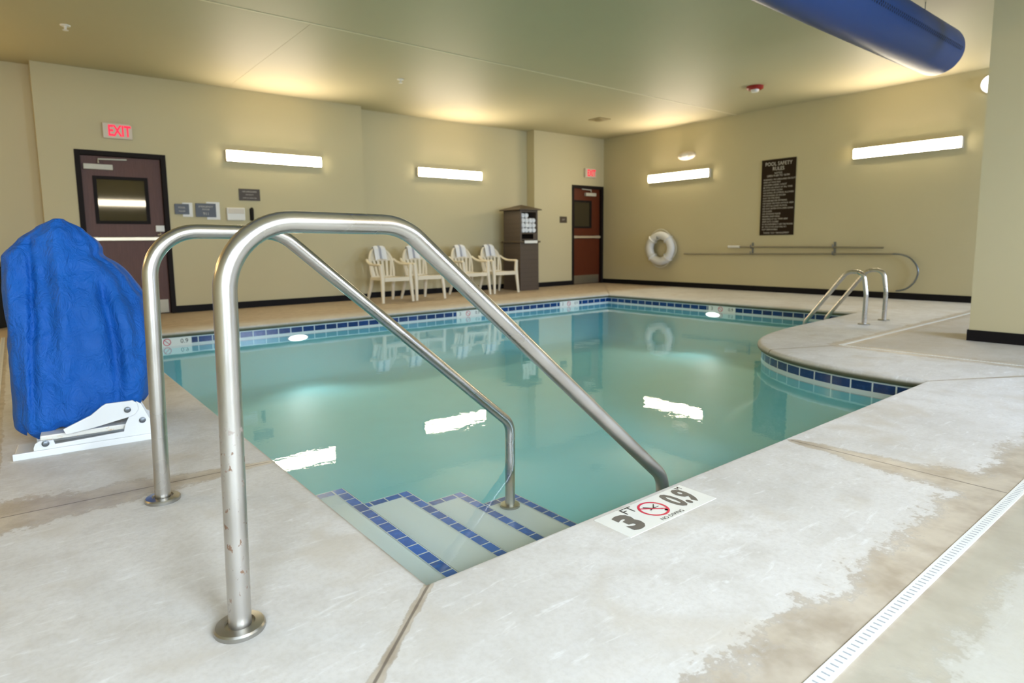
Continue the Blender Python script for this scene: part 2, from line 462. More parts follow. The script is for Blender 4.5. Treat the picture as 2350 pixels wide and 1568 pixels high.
# floor: deck slab with bull-nosed pool edge
prof = [(.042,0)] + [(.034*(1-math.sin(math.radians(a))), -.033*(1-math.cos(math.radians(a)))) for a in range(12, 181, 14)] + [(.036,-.066)]
b = MB()
rings = [[Vector((q.x,q.y,z)) for q in offset(d)] for d, z in prof]
n = len(OUT)
outer = [Vector(p) for p in ((XL-.15,YF-.15,0),(10.92,YF-.15,0),(10.92,10.3,0),(XL-.15,10.3,0))]
allv = outer + rings[0]
tris = tessellate_polygon([outer, rings[0]])
b.add(allv, [tuple(t) for t in tris])
vs = [p for r in rings for p in r]; fs = []
for j in range(len(rings)-1):
    for i in range(n):
        i2 = (i+1) % n; fs.append((j*n+i, (j+1)*n+i, (j+1)*n+i2, j*n+i2))
b.add(vs, fs)
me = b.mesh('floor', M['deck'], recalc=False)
bm = bmesh.new(); bm.from_mesh(me); bmesh.ops.remove_doubles(bm, verts=bm.verts, dist=1e-5)
bmesh.ops.recalc_face_normals(bm, faces=bm.faces)
if max(bm.faces, key=lambda f: f.calc_area()).normal.z < 0: bmesh.ops.reverse_faces(bm, faces=bm.faces)
bm.to_mesh(me); bm.free()
for p in me.polygons: p.use_smooth = p.area < .2 and abs(p.normal.z) < .999
me.set_sharp_from_angle(angle=math.radians(50))
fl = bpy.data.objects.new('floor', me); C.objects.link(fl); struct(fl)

FZ = -.80
W_ = offset(.038)
b = MB(); RC = .36
bprof = [(.038,-.06), (.038,-.25), (.038,FZ+RC)] + [(.038-RC*(1-math.cos(math.radians(a))), FZ+RC-RC*math.sin(math.radians(a))) for a in range(10, 91, 10)]
brings = [[Vector((q.x,q.y,z)) for q in offset(d)] for d, z in bprof]
for j in range(len(brings)-1): b.add(brings[j]+brings[j+1], [(i, (i+1) % n, (i+1) % n+n, i+n) for i in range(n)])
b.add(brings[-1], [tuple(t) for t in tessellate_polygon([brings[-1]])])
me = b.mesh('pool_basin', M['plaster'], recalc=False)
bm = bmesh.new(); bm.from_mesh(me); bmesh.ops.remove_doubles(bm, verts=bm.verts, dist=1e-5); bmesh.ops.recalc_face_normals(bm, faces=bm.faces); bm.to_mesh(me); bm.free()
for p in me.polygons: p.use_smooth = True
me.set_sharp_from_angle(angle=math.radians(40))
basin = bpy.data.objects.new('pool_basin', me); C.objects.link(basin)
basin = struct(basin, 'rectangular indoor pool with a rounded deck bump and blue waterline tiles', 'pool')
# waterline tile band (UV in metres)
def uvband(name, mat, ring, z0, z1, parent, sub=.2, lo=0, hi=None):
    verts = []; us = []; s = 0
    m_ = len(ring)
    for i in range(m_):
        p, q = ring[i], ring[(i+1) % m_]
        verts.append(p); us.append(s); s += (q-p).length
    verts.append(ring[0]); us.append(s)
    V = [Vector((p.x,p.y,z1)) for p in verts] + [Vector((p.x,p.y,z0)) for p in verts]; N = len(verts)
    F = [(i, i+1, i+1+N, i+N) for i in range(N-1)]
    me = bpy.data.meshes.new(name); me.from_pydata(V, [], F); me.materials.append(mat)
    uv = me.uv_layers.new(name='UVMap')
    for p in me.polygons:
        for li in p.loop_indices:
            vi = me.loops[li].vertex_index
            uv.data[li].uv = (us[vi % N], (z1-V[vi].z))
    o = bpy.data.objects.new(name, me); C.objects.link(o); o.parent = parent; return o
uvband('waterline_tile', M['tile'], offset(.034), -.185, -.062, basin)
# steps
SY1 = 2.62
SX = [.855, 1.112, 1.452, 1.776, 2.142]; SZ = [-.190, -.294, -.386, -.492]; BW = .054
def strip_uv(name, quads, mat, parent):
    """quads: (origin, dir, length, side, width, u0)"""
    V = []; F = []; UV = []
    for o, d, L, sd, w in quads:
        o = Vector(o); d = Vector(d); sd = Vector(sd); k = len(V)
        V += [o, o+d*L, o+d*L+sd*w, o+sd*w]; F.append((k,k+1,k+2,k+3)); UV += [(0,0),(L,0),(L,w),(0,w)]
    me = bpy.data.meshes.new(name); me.from_pydata(V, [], F); me.materials.append(mat)
    uv = me.uv_layers.new(name='UVMap')
    for p in me.polygons:
        for li in p.loop_indices: uv.data[li].uv = UV[me.loops[li].vertex_index]
    ob = bpy.data.objects.new(name, me); C.objects.link(ob); ob.parent = parent; return ob
for i in range(4):
    st = MB().box((SX[i]-(.002 if i else 0),PYA-.022,FZ+.001),(SX[i+1],SY1,SZ[i])).build('step', M['steplaster'], basin)
    z = SZ[i]+.0015
    strip_uv('nosing_tile', [((SX[i+1],PYA-.02,z),(0,1,0),SY1-PYA+.02,(-1,0,0),BW),
                             ((SX[i+1]-BW,SY1,z),(-1,0,0),max(.02,SX[i+1]-BW-SX[i]),(0,-1,0),BW),
                             ((SX[i+1]+.0015,PYA-.02,z),(0,1,0),SY1-PYA+.02,(0,0,-1),BW),
                             ((SX[i+1],SY1+.0015,z),(-1,0,0),SX[i+1]-SX[i],(0,0,-1),BW)], M['steptile'], st)
# water surface
Wr = offset(.033)
b = MB(); top = [Vector((q.x,q.y,WATER_Z)) for q in Wr]
b.add(top, [tuple(t) for t in tessellate_polygon([top])])
w = b.build('pool_water', M['water']); struct(w, 'still turquoise water filling the pool', 'water')
if w.data.polygons[0].normal.z < 0: w.data.flip_normals()

# underwater lamps
def pool_lamp(loc, nrm, label):
    t = thing('pool_light', label, 'light', loc, 'underwater pool lights')
    tx = Vector((0,0,1)).cross(Vector(nrm))
    def oval(a, c, d0, d1, mat, nm):
        m_ = MB(); pl = [(a*math.cos(2*PI*k/32), c*math.sin(2*PI*k/32)) for k in range(32)]
        m_.prism(pl, Vector(nrm)*d0, tx, (0,0,1), Vector(nrm)*(d1-d0)); m_.build(nm, mat, t)
    oval(.135, .042, -.004, .012, M['white'], 'rim'); oval(.118, .034, .012, .016, M['poollamp'], 'lens')
pool_lamp((2.73, PYB+.037, -.214), (0,-1,0), 'oval underwater pool light under the back edge, before the wall of plaques')
pool_lamp((PXB+.037, 5.45, -.208), (-1,0,0), 'oval underwater pool light under the depth marker of the far right edge')

# depth markers on the waterline
def wl_marker(loc, u, label):
    u = Vector(u); nrm = u.cross(Vector((0,0,1)))
    t = thing('waterline_depth_marker', label, 'depth marker', loc, 'white waterline depth markers')
    W, H = .46, .10
    m_ = MB(); m_.prism([(-W/2,-H/2),(W/2,-H/2),(W/2,H/2),(-W/2,H/2)], (0,0,0), u, (0,0,1), nrm*.006); m_.build('tile_plate', M['markwhite'], t)
    letters(t, M['inkdk'], 'lettering', '3', u*-.165+nrm*.007, u, (0,0,1), .075); letters(t, M['inkdk'], 'lettering', '0.9', u*.155+nrm*.007, u, (0,0,1), .068)
    m_ = MB(); ring = [u*(-.02+.036*math.cos(a))+Vector((0,0,.036*math.sin(a)))+nrm*.0075 for a in [2*PI*k/28 for k in range(28)]]
    m_.tube(ring, .004, 6, closed=True); m_.tube([u*-.046+Vector((0,0,.026))+nrm*.0075, u*.006-Vector((0,0,.026))+nrm*.0075], .003, 6)
    m_.build('no_diving_symbol', M['red'], t)
yw = PYB+.032
wl_marker((1.28, yw, -.112), (1,0,0), 'white depth marker tile at the left end of the back waterline')
wl_marker((5.37, yw, -.112), (1,0,0), 'white depth marker tile on the back waterline below the white chairs')
wl_marker((7.50, yw, -.112), (1,0,0), 'white depth marker tile on the back waterline below the towel cabinet')
wl_marker((PXB+.032, 5.30, -.112), (0,-1,0), 'white depth marker tile on the far right waterline above the pool light')

# depth marker on the deck
t = thing('deck_depth_marker', 'white rectangular 3 FT 0.9 M no diving marker set in the near pool edge', 'depth marker', (1.70, 1.288, 0))
m_ = MB(); m_.box((-.237,-.080,-.002),(.237,.080,.0015)); m_.build('plate', M['markwhite'], t, bevel=.0007)
m_ = MB(); zz = (0,0,.0016)
letters(t, M['ink'], 'numeral', '3', (-.155,-.012,.0016), (1,0,0), (0,1,0), .140, sx=1.02, bold=.0085); letters(t, M['ink'], 'numeral', '0.9', (.137,.002,.0016), (1,0,0), (0,1,0), .150, sx=.66, bold=.0058)
for tx, xx, yy, ss in (('FT',-.092,.052,.058), ('M',.203,.060,.034), ('NO DIVING',0,-.064,.023)): letters(t, M['inkdk'], 'lettering', tx, (xx,yy,.0016), (1,0,0), (0,1,0), ss)
m_ = MB()
ring = []
for k in range(48):
    a = 2*PI*k/48; ring.append((math.cos(a), math.sin(a)))
V = [(-.012+.056*c, .008+.056*s_, .0022) for c, s_ in ring] + [(-.012+.047*c, .008+.047*s_, .0022) for c, s_ in ring]
m_.add(V, [(i, (i+1) % 48, (i+1) % 48+48, i+48) for i in range(48)])
m_.prism([(-.05,-.0035),(.05,-.0035),(.05,.0035),(-.05,.0035)], (-.012,.008,.0022), Vector((1,-.72,0)).normalized(), Vector((.72,1,0)).normalized(), (0,0,.0003))
m_.build('no_diving_symbol', M['red'], t, recalc=False)
m_ = MB()
for p, q, r in (((-.035,.03),(-.008,.004),.003), ((-.008,.004),(.018,.026),.0024), ((-.008,.004),(.02,.004),.002), ((-.008,.004),(.012,-.02),.003), ((-.03,.0),(-.008,.004),.0022)):
    p = Vector((p[0],p[1]+.006,.0024)); q = Vector((q[0],q[1]+.006,.0024)); d = (q-p); nn = Vector((-d.y,d.x,0)).normalized()*r
    m_.add([p-nn, q-nn*.6, q+nn*.6, p+nn], [(0,1,2,3)])
m_.lathe([(.0001,0),(.006,0)], (.016,-.026,.0024), n=12)
m_.build('diver_figure', M['inkdk'], t, recalc=False)

# ------------------------------------------------------------------ drains
def drain(lo, hi, label):
    (x0, y0), (x1, y1) = lo, hi; along = (x1-x0) > (y1-y0); L = max(x1-x0, y1-y0); wdt = min(x1-x0, y1-y0)
    t = thing('drain_grate', label, 'drain', ((x0+x1)/2, (y0+y1)/2, 0), 'white channel drain grates')
    m_ = MB(); m_.box((-(x1-x0)/2, -(y1-y0)/2, -.004), ((x1-x0)/2, (y1-y0)/2, .0025)); m_.build('grate', M['drain'], t, bevel=.001)
    m_ = MB(); k = int(L/.021); 
    for i in range(k):
        c = -L/2 + (i+.5)*L/k; h = wdt*.25
        if along: m_.box((c-.0022,-h,.0024),(c+.0022,h,.0029))
        else: m_.box((-h,c-.0022,.0024),(h,c+.0022,.0029))
    o = m_.build('slots', M['slot'], t); o['kind'] = 'stuff'
    return t
DWD = .018
drain((-.14, DR_Y0-DWD), (DR_X1, DR_Y0+DWD), 'long white slotted drain strip running along the near deck, before the 3 FT marker')
drain((DR_X0-DWD-.02, DR_Y0+DWD+.002), (DR_X0+DWD-.02, 8.4), 'white slotted drain strip behind the blue covered lift, along the left deck')
drain((DR_X1+.004, DR_Y1-DWD), (XB-.3, DR_Y1+DWD), 'white slotted drain strip behind the pool ladder, running past the wall corner')
drain((DR_X1-DWD*.5, DR_Y0+DWD+.002), (DR_X1+DWD*.5, DR_Y1-DWD-.002), 'thin white drain strip across the right deck, meeting the strip behind the ladder')

# ------------------------------------------------------------------ handrails
def handrail(y, label, mat):
    t = thing('handrail', label, 'handrail', (.362, y, 0), 'stainless steel entry handrails')
    p = [(0,0,-.02), (.018,0,.992), (.485,0,.985), (1.662,0,-.030), (1.655,0,-.488)]
    path = fillet(p, [.165,.17,.11], 14)
    m_ = MB(); m_.tube(path, .0268, 28); m_.build('rail', mat, t, 40)
    pr = [(.034,-.001),(.0595,-.001),(.0595,.010),(.056,.0145),(.036,.017),(.034,.012)]
    m_ = MB(); m_.lathe(pr, (.0,0,0), n=40)
    fl = m_.build('flange', M['chrome'], t, 35)
    m_ = MB(); m_.lathe([(.030,-.003),(.055,-.003),(.055,.008),(.050,.012),(.030,.013)], (1.655,0,SZ[3]+.002), n=36)
    m_.build('flange', M['chrome'], t, 35)
    return t
handrail(1.51, 'nearer stainless steel handrail with rust spots low on its post', M['steelrust'])
handrail(2.505, 'farther stainless steel handrail, its post next to the blue covered lift', M['steel'])

# pool ladder at the rounded deck bump
t = thing('pool_ladder', 'stainless steel ladder grab rails arching over the far pool edge', 'ladder', (7.56, 2.81, 0))
for dx in (-.27, .27):
    p = [(dx,0,-.02), (dx,-.005,.33), (dx,.03,.575), (dx,.20,.575), (dx,.56,.085), (dx,.645,-.03), (dx,.645,-.75)]
    m_ = MB(); m_.tube(fillet(p, [.10,.09,.13,.06,.10], 8), .0235, 20); m_.build('rail', M['steel'], t, 40)
    m_ = MB(); m_.lathe([(.026,0),(.060,0),(.060,.008),(.054,.013),(.026,.014)], (dx,0,0), n=28); m_.build('flange', M['chrome'], t, 35)
for z in (-.33, -.60):
    m_ = MB(); m_.box((-.27,.60,z),(.27,.68,z+.03)); m_.build('tread', M['white'], t, bevel=.004)

# ------------------------------------------------------------------ pool lift + cover
lift = thing('pool_lift', 'white painted pool lift base showing below the blue cover', 'pool lift', (-.077, 3.403, 0), None, math.radians(-4.5))
m_ = MB(); m_.box((0,0,0),(.565,.014,.030)); m_.box((0,.012,0),(.555,.25,.010)); m_.build('base_plate', M['liftwhite'], lift, bevel=.003)
for yy, nm in ((.014,'bracket'), (.21,'bracket')):
    pl = [(.075,.010),(.075,.042),(.082,.060),(.098,.070),(.150,.066),(.155,.046),(.425,.056),(.432,.088),(.470,.165),(.485,.195),(.505,.180),(.535,.105),(.552,.092),(.560,.060),(.560,.010)]
    m_ = MB(); m_.prism(pl, (0,yy,0), (1,0,0), (0,0,1), (0,.014,0)); br = m_.build(nm, M['liftwhite'], lift, bevel=.0025)
    for bx, bz in ((.120,.056), (.505,.100)):
        m_ = MB(); m_.lathe([(.0145,0),(.0145,-.004),(.010,-.006),(.010,-.011),(.006,-.012)], (bx,yy,bz), (0,1,0), n=20); m_.build('bolt', M['hookmetal'], br, 35)
pl = [(.20,.086),(.19,.112),(.30,.160),(.345,.196),(.362,.205),(.470,.205),(.487,.190),(.492,.160),(.478,.138),(.455,.128),(.30,.098)]
m_ = MB(); m_.prism(pl, (0,-.002,0), (1,0,0), (0,0,1), (0,.014,0)); arm = m_.build('arm', M['liftwhite'], lift, bevel=.0025)
m_ = MB(); m_.lathe([(.0145,0),(.0145,-.004),(.010,-.006),(.010,-.011),(.006,-.012)], (.446,-.002,.164), (0,1,0), n=20); m_.build('bolt', M['hookmetal'], arm, 35)
m_ = MB(); m_.box((.10,.04,.062),(.50,.20,.086)); m_.build('foot_rest', M['liftrust'], lift, bevel=.006)
m_ = MB(); m_.tube([(.33,.22,.02),(.31,.32,.80)], .045, 20); m_.build('mast', M['liftwhite'], lift, 40)

def interp(tab, x):
    if x <= tab[0][0]: return tab[0][1]
    for (a, fa), (c, fc) in zip(tab, tab[1:]):
        if x <= c:
            k = (x-a)/(c-a); k = k*k*(3-2*k)*.4 + k*.6
            return fa+(fc-fa)*k
    return tab[-1][1]
ZT = 1.078
XLt = [(0,-.035),(.08,-.068),(.30,-.064),(.55,-.058),(.75,-.060),(.90,-.045),(.98,.020),(1.04,.095),(1.078,.165)]
XRt = [(0,.44),(.10,.500),(.30,.535),(.52,.545),(.68,.525),(.78,.468),(.90,.385),(.96,.345),(1.03,.285),(1.078,.205)]
YFt = [(0,3.485),(.10,3.470),(.35,3.462),(.60,3.50),(.85,3.60),(1.0,3.66),(1.078,3.71)]
YBt = [(0,4.02),(.3,4.06),(.6,4.04),(.85,3.96),(1.0,3.88),(1.078,3.80)]
def cover_pt(u, v):
    th = 2*PI*u
    cx, sy = math.cos(th), math.sin(th); e = 2/3.0
    ux = math.copysign(abs(cx)**e, cx); uy = math.copysign(abs(sy)**e, sy)
    xh = (ux+1)/2
    hem = .055 + .095*max(0, xh)**1.1 + (.015*math.sin(9*th) + .008*math.sin(17*th+1)) if uy < .6 else .10 + .012*math.sin(11*th)
    z = hem + (ZT-hem)*v
    xl, xr, yf, yb = interp(XLt, z), interp(XRt, z), interp(YFt, z), interp(YBt, z)
    hx, hy = (xr-xl)/2, (yb-yf)/2
    if v < .06:
        k = 1-.10*((.06-v)/.06)**2
        hx *= k; hy *= k
    x = (xl+xr)/2 + hx*ux; y = (yf+yb)/2 + hy*uy
    fade = min(1, v*5)*min(1, (1-v)*3.0+.12)
    # folds: long creases from the peak and side tucks
    px = x - .17
    f = 0
    if uy < .2:
        c1 = .17 + .02*v; c2 = .17 + (1-v)*.33
        ridge = math.exp(-((x-(.165-.02*(1-v)))/.040)**2)*.050*min(1, v*1.4)*(1-.3*v)
        valley = math.exp(-((x-(.015+.05*v))/.016)**2)*.034*fade
        tuck = math.exp(-((x-(.335+.02*math.sin(6*v)))/.022)**2)*.042*fade*max(0, min(1, (.70-v)/.08))
        puff = math.exp(-((x-.43)/.06)**2-((z-.25)/.14)**2)*.030
        puff2 = math.exp(-((x-.27)/.05)**2-((z-.72)/.2)**2)*.018
        f = -ridge + valley + tuck - puff - puff2
    dx = .010*math.sin(5*th+3*v)*fade + .006*math.sin(13*th-5*v)*fade
    nz = noise.noise(Vector((x*7, y*7, z*5)))*.024*fade + noise.noise(Vector((x*18, y*18, z*11+4)))*.011*fade
    # notch on the right shoulder
    nt = math.exp(-((z-.90)/.03)**2)*math.exp(-((ux-1)/.5)**2)*.030
    return (x + (dx+nz)*ux*.6 - nt, y + (dx+nz)*uy + f, z + nz*.3*(1-v))
m_ = MB(); m_.grid(cover_pt, 200, 110, closeu=True)
k = len(m_.v)-200
m_.f.append(tuple(range(k, k+200))); m_.m.append(0)
cov = m_.build('lift_cover', M['fabric'], None, 180)
tag(cov, 'bright blue fabric cover draped over the pool lift, peaked at the top', 'cover')

# ------------------------------------------------------------------ doors
def door(name, x0, x1, ztop, y, wood_m, win, closer_x, hinge_right, narrow):
    root = bpy.data.objects.new(name, None); C.objects.link(root); root.location = ((x0+x1)/2, y, 0); struct(root)
    W = x1-x0; h = W/2; fw = .062; yp = .055
    m_ = MB()
    m_.box((-h,-.012,0),(-h+fw,.24,ztop)); m_.box((h-fw,-.012,0),(h,.24,ztop)); m_.box((-h+fw,-.012,ztop-fw),(h-fw,.24,ztop))
    m_.build('door_frame', M['frame'], root, bevel=.003)
    a, c = -h+fw+.004, h-fw-.004
    wx0, wx1, wz0, wz1 = win
    m_ = MB(); zt = ztop-fw-.004
    m_.box((a,yp,.01),(wx0,yp+.045,zt)); m_.box((wx1,yp,.01),(c,yp+.045,zt)); m_.box((wx0,yp,.01),(wx1,yp+.045,wz0)); m_.box((wx0,yp,wz1),(wx1,yp+.045,zt))
    leaf = m_.build('door_leaf', wood_m, root)
    m_ = MB(); e = .03
    m_.box((wx0-.012,yp-.012,wz0-.012),(wx0+e,yp+.005,wz1+.012)); m_.box((wx1-e,yp-.012,wz0-.012),(wx1+.012,yp+.005,wz1+.012))
    m_.box((wx0+e,yp-.012,wz0-.012),(wx1-e,yp+.005,wz0+e)); m_.box((wx0+e,yp-.012,wz1-e),(wx1-e,yp+.005,wz1+.012))
    m_.build('window_frame', M['frame'], leaf, bevel=.003)
    MB().box((wx0,yp+.006,wz0),(wx1,yp+.012,wz1)).build('window_pane', M['glass'], leaf)
    zb = 1.06
    m_ = MB(); m_.box((a+.02,yp-.055,zb-.025),(c-.02,yp-.03,zb+.025)); m_.box((a+.02,yp-.03,zb-.03),(a+.12,yp,zb+.03)); m_.box((c-.14,yp-.03,zb-.03),(c-.02,yp,zb+.03))
    m_.build('push_bar', M['bar'], leaf, bevel=.006)
    m_ = MB(); m_.box((a+.02,yp-.003,.015),(c-.02,yp,.20)); m_.build('kick_plate', M['kick'], leaf)
    m_ = MB(); m_.box((closer_x,yp-.06,1.975),(closer_x+.33,yp,2.045)); m_.build('door_closer', M['closer'], leaf, bevel=.006)
    m_ = MB(); m_.tube([(closer_x+.17,yp-.05,2.06),(closer_x+.17,yp-.05,2.11),(closer_x+.50 if not hinge_right else closer_x-.10,yp-.03,2.122)], .011, 8); m_.build('closer_arm', M['closer'], leaf, 40)
    if not narrow:
        m_ = MB(); m_.box((c-.115,yp-.04,1.16),(c-.005,yp,1.245)); m_.build('lock_box', M['white'], leaf, bevel=.006)
        m_ = MB(); m_.tube([(c-.06,yp-.02,1.15),(c-.06,yp-.05,1.12),(c-.10,yp-.055,1.115)], .010, 8); m_.build('handle', M['bar'], leaf, 40)
    return root
door('door_1', .72, 1.78, 2.22, YA, M['doorwood'], (-.335,.285,1.275,1.885), -.44, False, False)
door('door_2', 9.745, 10.755, 2.20, YA, M['doorred'], (-.41,.16,1.27,1.865), -.06, True, True)

# exit signs
def exit_sign(loc, label, s=1.0):
    t = thing('exit_sign', label, 'exit sign', loc, 'lit EXIT signs')
    W, H, D = .34*s, .20*s, .05
    pl = [(-W/2,-H/2),(W/2,-H/2),(W/2,H/2-.03),(W/2-.03,H/2),(-W/2,H/2)]
    m_ = MB(); m_.prism(pl, (0,-D,0), (1,0,0), (0,0,1), (0,D,0)); m_.build('housing', M['exitface'], t, bevel=.008)
    m_ = MB(); text_into(m_, 'EXIT', (.02*s,-D-.002,-.005), (1,0,0), (0,0,1), .195*s, sx=.66, bold=.006); m_.build('lettering', M['exitred'], t)
exit_sign((1.225, YA-.001, 2.485), 'white EXIT sign with red letters above the dark brown door')
exit_sign((10.29, YA-.001, 2.475), 'white EXIT sign with red letters above the red brown door in the corner')

# ------------------------------------------------------------------ wall lights
def wall_light(loc, rotz, label):
    t = thing('wall_light', label, 'wall light', loc, 'lit linear wall lights', rotz)
    L = 1.45; h = .082
    m_ = MB(); m_.box((-L/2,-.08,-h),(L/2,0,h)); m_.build('housing', M['offwhite'], t, bevel=.006)
    m_ = MB(); pl = [(-.0805,-h+.006)] + [(-.0805-.018*math.sin(PI*k/8)**.8, -(h-.006)*math.cos(PI*k/8)) for k in range(1,8)] + [(-.0805,h-.006)]
    m_.prism(pl, (-L/2+.008,0,0), (0,1,0), (0,0,1), (L-.016,0,0)); m_.build('diffuser', M['tube'], t, 40)
    return t
def recol(o, mat):
    for c in o.children:
        if c.name.startswith('diffuser'): c.data = c.data.copy(); c.data.materials[0] = mat
M['tubewarm'] = emit('lit warm wall light diffuser', (1.0, .66, .28, 1), 46)
wl = wall_light((3.295, YA-.001, 2.27), 0, 'lit linear wall light above the plaques, right of the dark brown door')
dup(wl, (6.68, YR-.001, 2.262), 0, 'lit linear wall light above the row of white chairs')
dup(wl, (XB-.001, 7.76, 2.248), -PI/2, 'lit linear wall light above the ring buoy')
dup(wl, (XB-.001, 3.70, 2.287), -PI/2, 'lit linear wall light high above the hook pole, right of the rules sign')
dup(wl, (2.67, YF+.001, 2.30), PI, 'lit linear wall light on the front wall behind the camera, right of the middle')
recol(dup(wl, (-1.35, YR-.001, 2.27), 0, 'lit linear wall light on the recessed back wall, left of the dark brown door'), M['tubewarm'])
recol(dup(wl, (XL+.001, 5.2, 2.27), PI/2, 'unseen linear wall light added on the left wall'), M['tubewarm'])  # unseen lamp, added for more warm light on the left
WLS = [((3.295,YA,2.27),(0,-1)), ((6.68,YR,2.262),(0,-1)), ((XB,7.76,2.248),(-1,0)), ((XB,3.70,2.287),(-1,0)), ((2.67,YF,2.30),(0,1)),]
# small dome lamp
t = thing('dome_light', 'small white dome light high on the right wall, peeking past the wall corner', 'wall light', (XB-.001, 2.70, 3.035))
m_ = MB(); m_.lathe([(.13,0),(.13,-.02),(.12,-.025)], (0,0,0), (1,0,0), n=32); m_.build('base', M['white'], t, 35)
m_ = MB(); m_.lathe([(.118*math.cos(k*PI/2/8), -.025-.075*math.sin(k*PI/2/8)) for k in range(8)]+[(.002,-.1)], (0,0,0), (1,0,0), n=32); m_.build('shade', M['domelit'], t, 60)

# ------------------------------------------------------------------ signs and boxes on the back wall
def plaque(x0, x1, z0, z1, y, mat, name, label, cat, lines=(), backing=None, group=None):
    t = thing(name, label, cat, ((x0+x1)/2, y-.001, (z0+z1)/2), group)
    W, H = x1-x0, z1-z0; off = 0
    if backing:
        bx0, bx1, bz0, bz1 = backing; cx, cz = (x0+x1)/2, (z0+z1)/2
        m_ = MB(); m_.box((bx0-cx,-.012,bz0-cz),(bx1-cx,0,bz1-cz)); m_.build('backing_plate', M['white'], t, bevel=.003); off = .0125
    m_ = MB(); m_.box((-W/2,-.010-off,-H/2),(W/2,-off,H/2)); m_.build('plate', mat, t, bevel=.002)
    if lines:
        for txt, zz, sz in lines: letters(t, M['letter'], 'lettering', txt, (0,-.0105-off,zz), (1,0,0), (0,0,1), sz)
    return t
plaque(1.846, 2.035, 1.405, 1.552, YA, M['plaque'], 'wall_plaque', 'small dark grey plaque nearest the dark brown door', 'plaque', (('POOL', .02, .035), ('RULES', -.03, .03)), (1.95, 2.083, 1.371, 1.572))
plaque(2.119, 2.395, 1.372, 1.567, YA, M['plaque'], 'wall_plaque', 'wide dark grey plaque with white backing, middle of the row right of the brown door', 'plaque', (('EMERGENCY', .05, .034), ('PHONE', .01, .030), ('911', -.052, .055)), (2.27, 2.452, 1.335, 1.592))
plaque(2.735, 3.044, 1.628, 1.803, YA, M['plaquebrown'], 'wall_plaque', 'dark plaque below the wall light, highest of the plaques', 'plaque', (('NO LIFEGUARD', .045, .030), ('ON DUTY', .0, .026), ('SWIM AT OWN RISK', -.05, .022)))
plaque(9.375, 9.585, 1.37, 1.505, YA, M['plaquebrown'], 'wall_plaque', 'small dark plaque left of the red brown door', 'plaque', (('EXIT', .0, .04),))
t = thing('wall_box', 'white plastic box on the back wall between the plaques and black holder', 'box', (2.667, YA-.001, 1.422))
m_ = MB(); m_.box((-.13,-.06,-.095),(.13,0,.095)); m_.build('housing', M['white'], t, bevel=.014)
m_ = MB(); m_.box((-.115,-.064,.005),(.115,-.059,.08)); m_.build('lid', M['offwhite'], t, bevel=.002)
t = thing('phone_handset', 'black handset hanging on the back wall beside the white box', 'phone', (2.905, YA-.001, 1.42))
m_ = MB(); m_.box((-.03,-.018,-.09),(.03,0,.09)); m_.build('cradle', M['black'], t, bevel=.006)
m_ = MB(); m_.tube(fillet([(0,-.022,-.085),(0,-.045,-.075),(0,-.05,.075),(0,-.022,.09)], .02, 4), .02, 12); m_.build('handset', M['black'], t, 40)

# pool rules sign
t = thing('rules_sign', 'tall dark brown POOL SAFETY RULES sign with pale lettering on the right wall', 'sign', (XB-.001, 5.683, 1.694))
m_ = MB(); m_.box((-.012,-.312,-.669),(0,.312,.669)); m_.build('board', M['rule'], t, bevel=.003)
m_ = MB()
L = [('POOL SAFETY', .585, .092, 'CENTER'), ('RULES', .500, .092, 'CENTER'), ('NOTICE', .425, .045, 'CENTER'), ('OPEN 9 AM TO 10 PM', .378, .050, 'CENTER')]
rows = ['WARNING  NO LIFEGUARD ON DUTY', 'SWIM AT OWN RISK', 'CHILDREN UNDER 14 MUST', 'BE WITH AN ADULT AT ALL TIMES', 'DO NOT SWIM ALONE', 'NO DIVING OR JUMPING ALLOWED', 'NO RUNNING OR ROUGH',
        'PLAY ON THE DECK', 'SHOWER BEFORE ENTERING', 'NO GLASS OR FOOD IN POOL AREA', 'NO PETS ALLOWED IN POOL', 'DO NOT ENTER WITH OPEN SORES', 'OR ILLNESS', 'NO SMOKING PLEASE', 'PROPER SWIM WEAR', 'REQUIRED AT ALL TIMES HERE', 'KEEP GATE CLOSED',
        'IN AN EMERGENCY USE THE PHONE', 'BY THE DOOR AND DIAL 911', 'NOT RESPONSIBLE']
for i, r_ in enumerate(rows): L.append((r_, .315-.0465*i, .040, 'LEFT'))
L.append(('THANK YOU  MANAGEMENT', -.628, .042, 'CENTER'))
for txt, zz, sz, al in L:
    letters(t, M['letter'], 'lettering', txt, (-.0125, 0 if al == 'CENTER' else .268, zz), (0,-1,0), (0,0,1), sz, 0, al, sx=.86)

# emergency light (oval white) above ring-buoy lamp
t = thing('emergency_light', 'small white oval fixture on the right wall above the short wall light', 'fixture', (XB-.001, 7.59, 2.634))
m_ = MB(); m_.lathe([(.20,0),(.20,-.03),(.17,-.065),(.10,-.08)], (0,0,0), (1,0,0), n=32, sx=.42, sy=1); m_.build('housing', M['offwhite'], t, 60)
m_ = MB(); m_.lathe([(.085,-.079),(.07,-.09),(.02,-.092)], (0,0,0), (1,0,0), n=24, sx=.5, sy=1); m_.build('lens', M['white'], t, 60)

